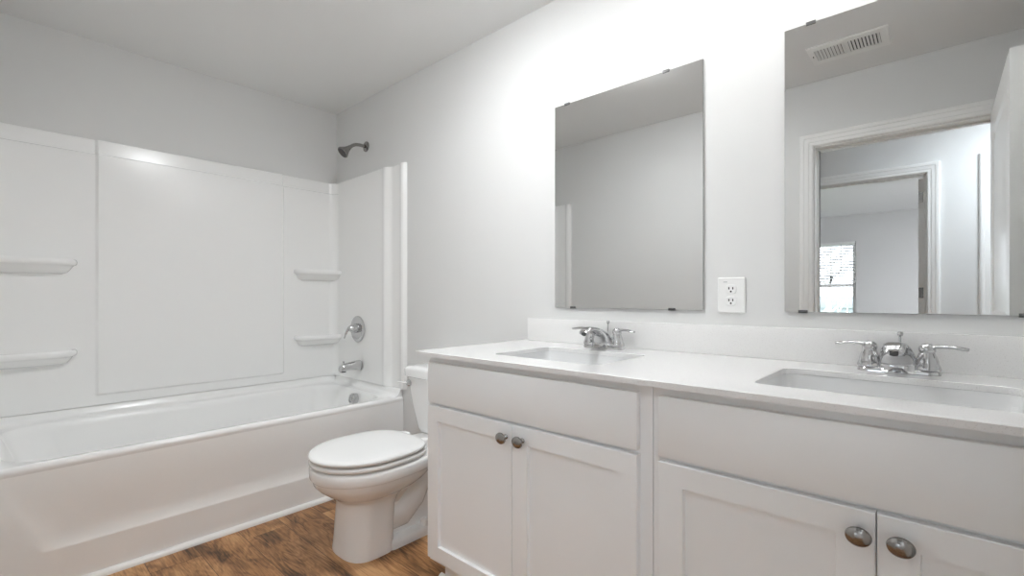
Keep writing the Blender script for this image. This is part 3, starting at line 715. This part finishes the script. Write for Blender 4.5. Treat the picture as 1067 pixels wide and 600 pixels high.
MB().box(ix0 - .014, (iy0 + iy1) / 2 - .006, H - .013, ix0 - .010, (iy0 + iy1) / 2 + .006, H - .006, .001).build('vent_lever', M['clip'], ve)

# ------------------------------------------------------------------ vanity light bar and added fill lamps
LX, LZ = 2.80, 2.175
vl = thing('vanity_light', 'four-shade chrome vanity light bar on the wall above the mirrors', 'lamp', (LX, 0, LZ))
MB().box(LX - .40, -.028, LZ - .020, LX + .40, -.0006, LZ + .060, .006).build('back_plate', M['chrome'], vl)
for dx in (-.33, -.11, .11, .33):
    MB().tube([(LX + dx, -.028, LZ + .04), (LX + dx, -.135, LZ + .05), (LX + dx, -.245, LZ + .047), (LX + dx, -.255, LZ + .030)], .008, 12, up=(1, 0, 0)).build('lamp_arm', M['chrome'], vl)
    MB().lathe([(.018, .036), (.028, .030), (.040, .010), (.048, -.020), (.056, -.055), (.053, -.055), (.045, -.02), (.037, .009), (.018, .026)], (LX + dx, -.255, LZ), (0, 0, 1), 24).build('lamp_shade', M['shade'], vl)
def dome(name, label, x, y, m, r):  # builds the added fill lamps, all outside the view
    d = thing(name, label, 'lamp', (x, y, H))
    MB().lathe([(0, 0), (r * 1.05, 0.0005), (r * 1.05, .018), (r, .024), (0, .024)], (x, y, H), (0, 0, -1), 32).build('fill_base', M['trim'], d)
    MB().lathe([(0, .0245), (r * .97, .0245), (r * .9, .034), (r * .65, .046), (r * .3, .054), (0, .056)], (x, y, H), (0, 0, -1), 32).build('fill_glass', m, d)
dome('added_fill_lamp', 'unseen round lamp added to the hallway ceiling as fill', 3.62, -2.31, M['hall_fill'], .17)
dome('added_fill_lamp', 'unseen round lamp added over the middle of the bathroom as fill', 1.86, -.72, M['bath_fill'], .13)
dome('added_fill_lamp', 'unseen round lamp added to the bedroom ceiling in place of daylight', 3.85, -5.2, M['bed_fill'], .20)

# ------------------------------------------------------------------ bedroom blind and the garden outside
bl = thing('window_blind', 'white slatted blind covering the upper half of the bedroom window', 'blind', ((WX0 + WX1) / 2, YB1 - .02, 1.25))
MB().box(WX0 + .005, YB1 - .038, WZ1 - .040, WX1 - .005, YB1 - .004, WZ1 - .002, .003).build('headrail', M['plastic'], bl)
for i in range(14):
    z = WZ1 - .062 - i * .0425
    MB().raw([(X, Y, Z) for Z0 in (0, .0012) for X, Y, Z in ((WX0 + .012, YB1 - .036, z - .010 + Z0), (WX1 - .012, YB1 - .036, z - .010 + Z0), (WX1 - .012, YB1 - .006, z + .010 + Z0), (WX0 + .012, YB1 - .006, z + .010 + Z0))],
             [(0, 1, 2, 3), (7, 6, 5, 4), (0, 4, 5, 1), (1, 5, 6, 2), (2, 6, 7, 3), (3, 7, 4, 0)]).build('slat', M['plastic'], bl)
MB().box(WX0 + .012, YB1 - .034, 1.240, WX1 - .012, YB1 - .010, 1.258, .003).build('bottom_rail', M['plastic'], bl)
MB().tube([(1.975, YB1 - .002, WZ1 - .045), (1.975, YB1 - .001, 1.42)], .0045, 8, up=(1, 0, 0)).build('tilt_wand', M['edge'], bl)

struct(MB().box(-25, -40, -.40, 25, YB1 - T - .005, -.30).build('ground', M['grass']), 'grassy ground outside the window', 'ground')
fc = thing('garden_fence', 'grey board fence outside beyond the bedroom window', 'fence', (0, -13, -.30))
fb = MB()
for i in range(70):
    x = -7 + i * .2; fb.box(x + .006, -13.02, -.30, x + .194, -13.0, 1.05 + .02 * random.random(), .004)
fb.build('fence_boards', M['fence'], fc)
MB().box(-7, -12.998, .75, 7, -12.96, .84).build('rail', M['fence'], fc)
MB().box(-7, -12.998, .05, 7, -12.96, .14).build('rail', M['fence'], fc)
for i, x in enumerate((-.2, .35, .85, 1.35)):
    tr = thing('bare_tree', 'pale bare garden tree outside the bedroom window', 'tree', (x, -10.8 - .2 * (i % 3), -.30), 'bare trees outside the window')
    bx, by = tr.location.x, tr.location.y
    MB().tube([(bx, by, -.30), (bx + .03, by, .3), (bx - .04, by, .9), (bx + .02, by, 1.5), (bx, by, 2.3)], [.06, .05, .045, .035, .02], 10).build('trunk', M['bark'], tr)
    br = MB()
    for k in range(10):
        z = .35 + k * .17; a = random.uniform(0, 2 * PI); L = random.uniform(.35, .65)
        p0 = Vector((bx, by, z)); d = Vector((math.cos(a), .5 * math.sin(a), .9)).normalized()
        br.tube([p0, p0 + d * L * .5, p0 + d * L + Vector((0, 0, .12))], [.022, .016, .006], 7)
    br.build('branches', M['bark'], tr)
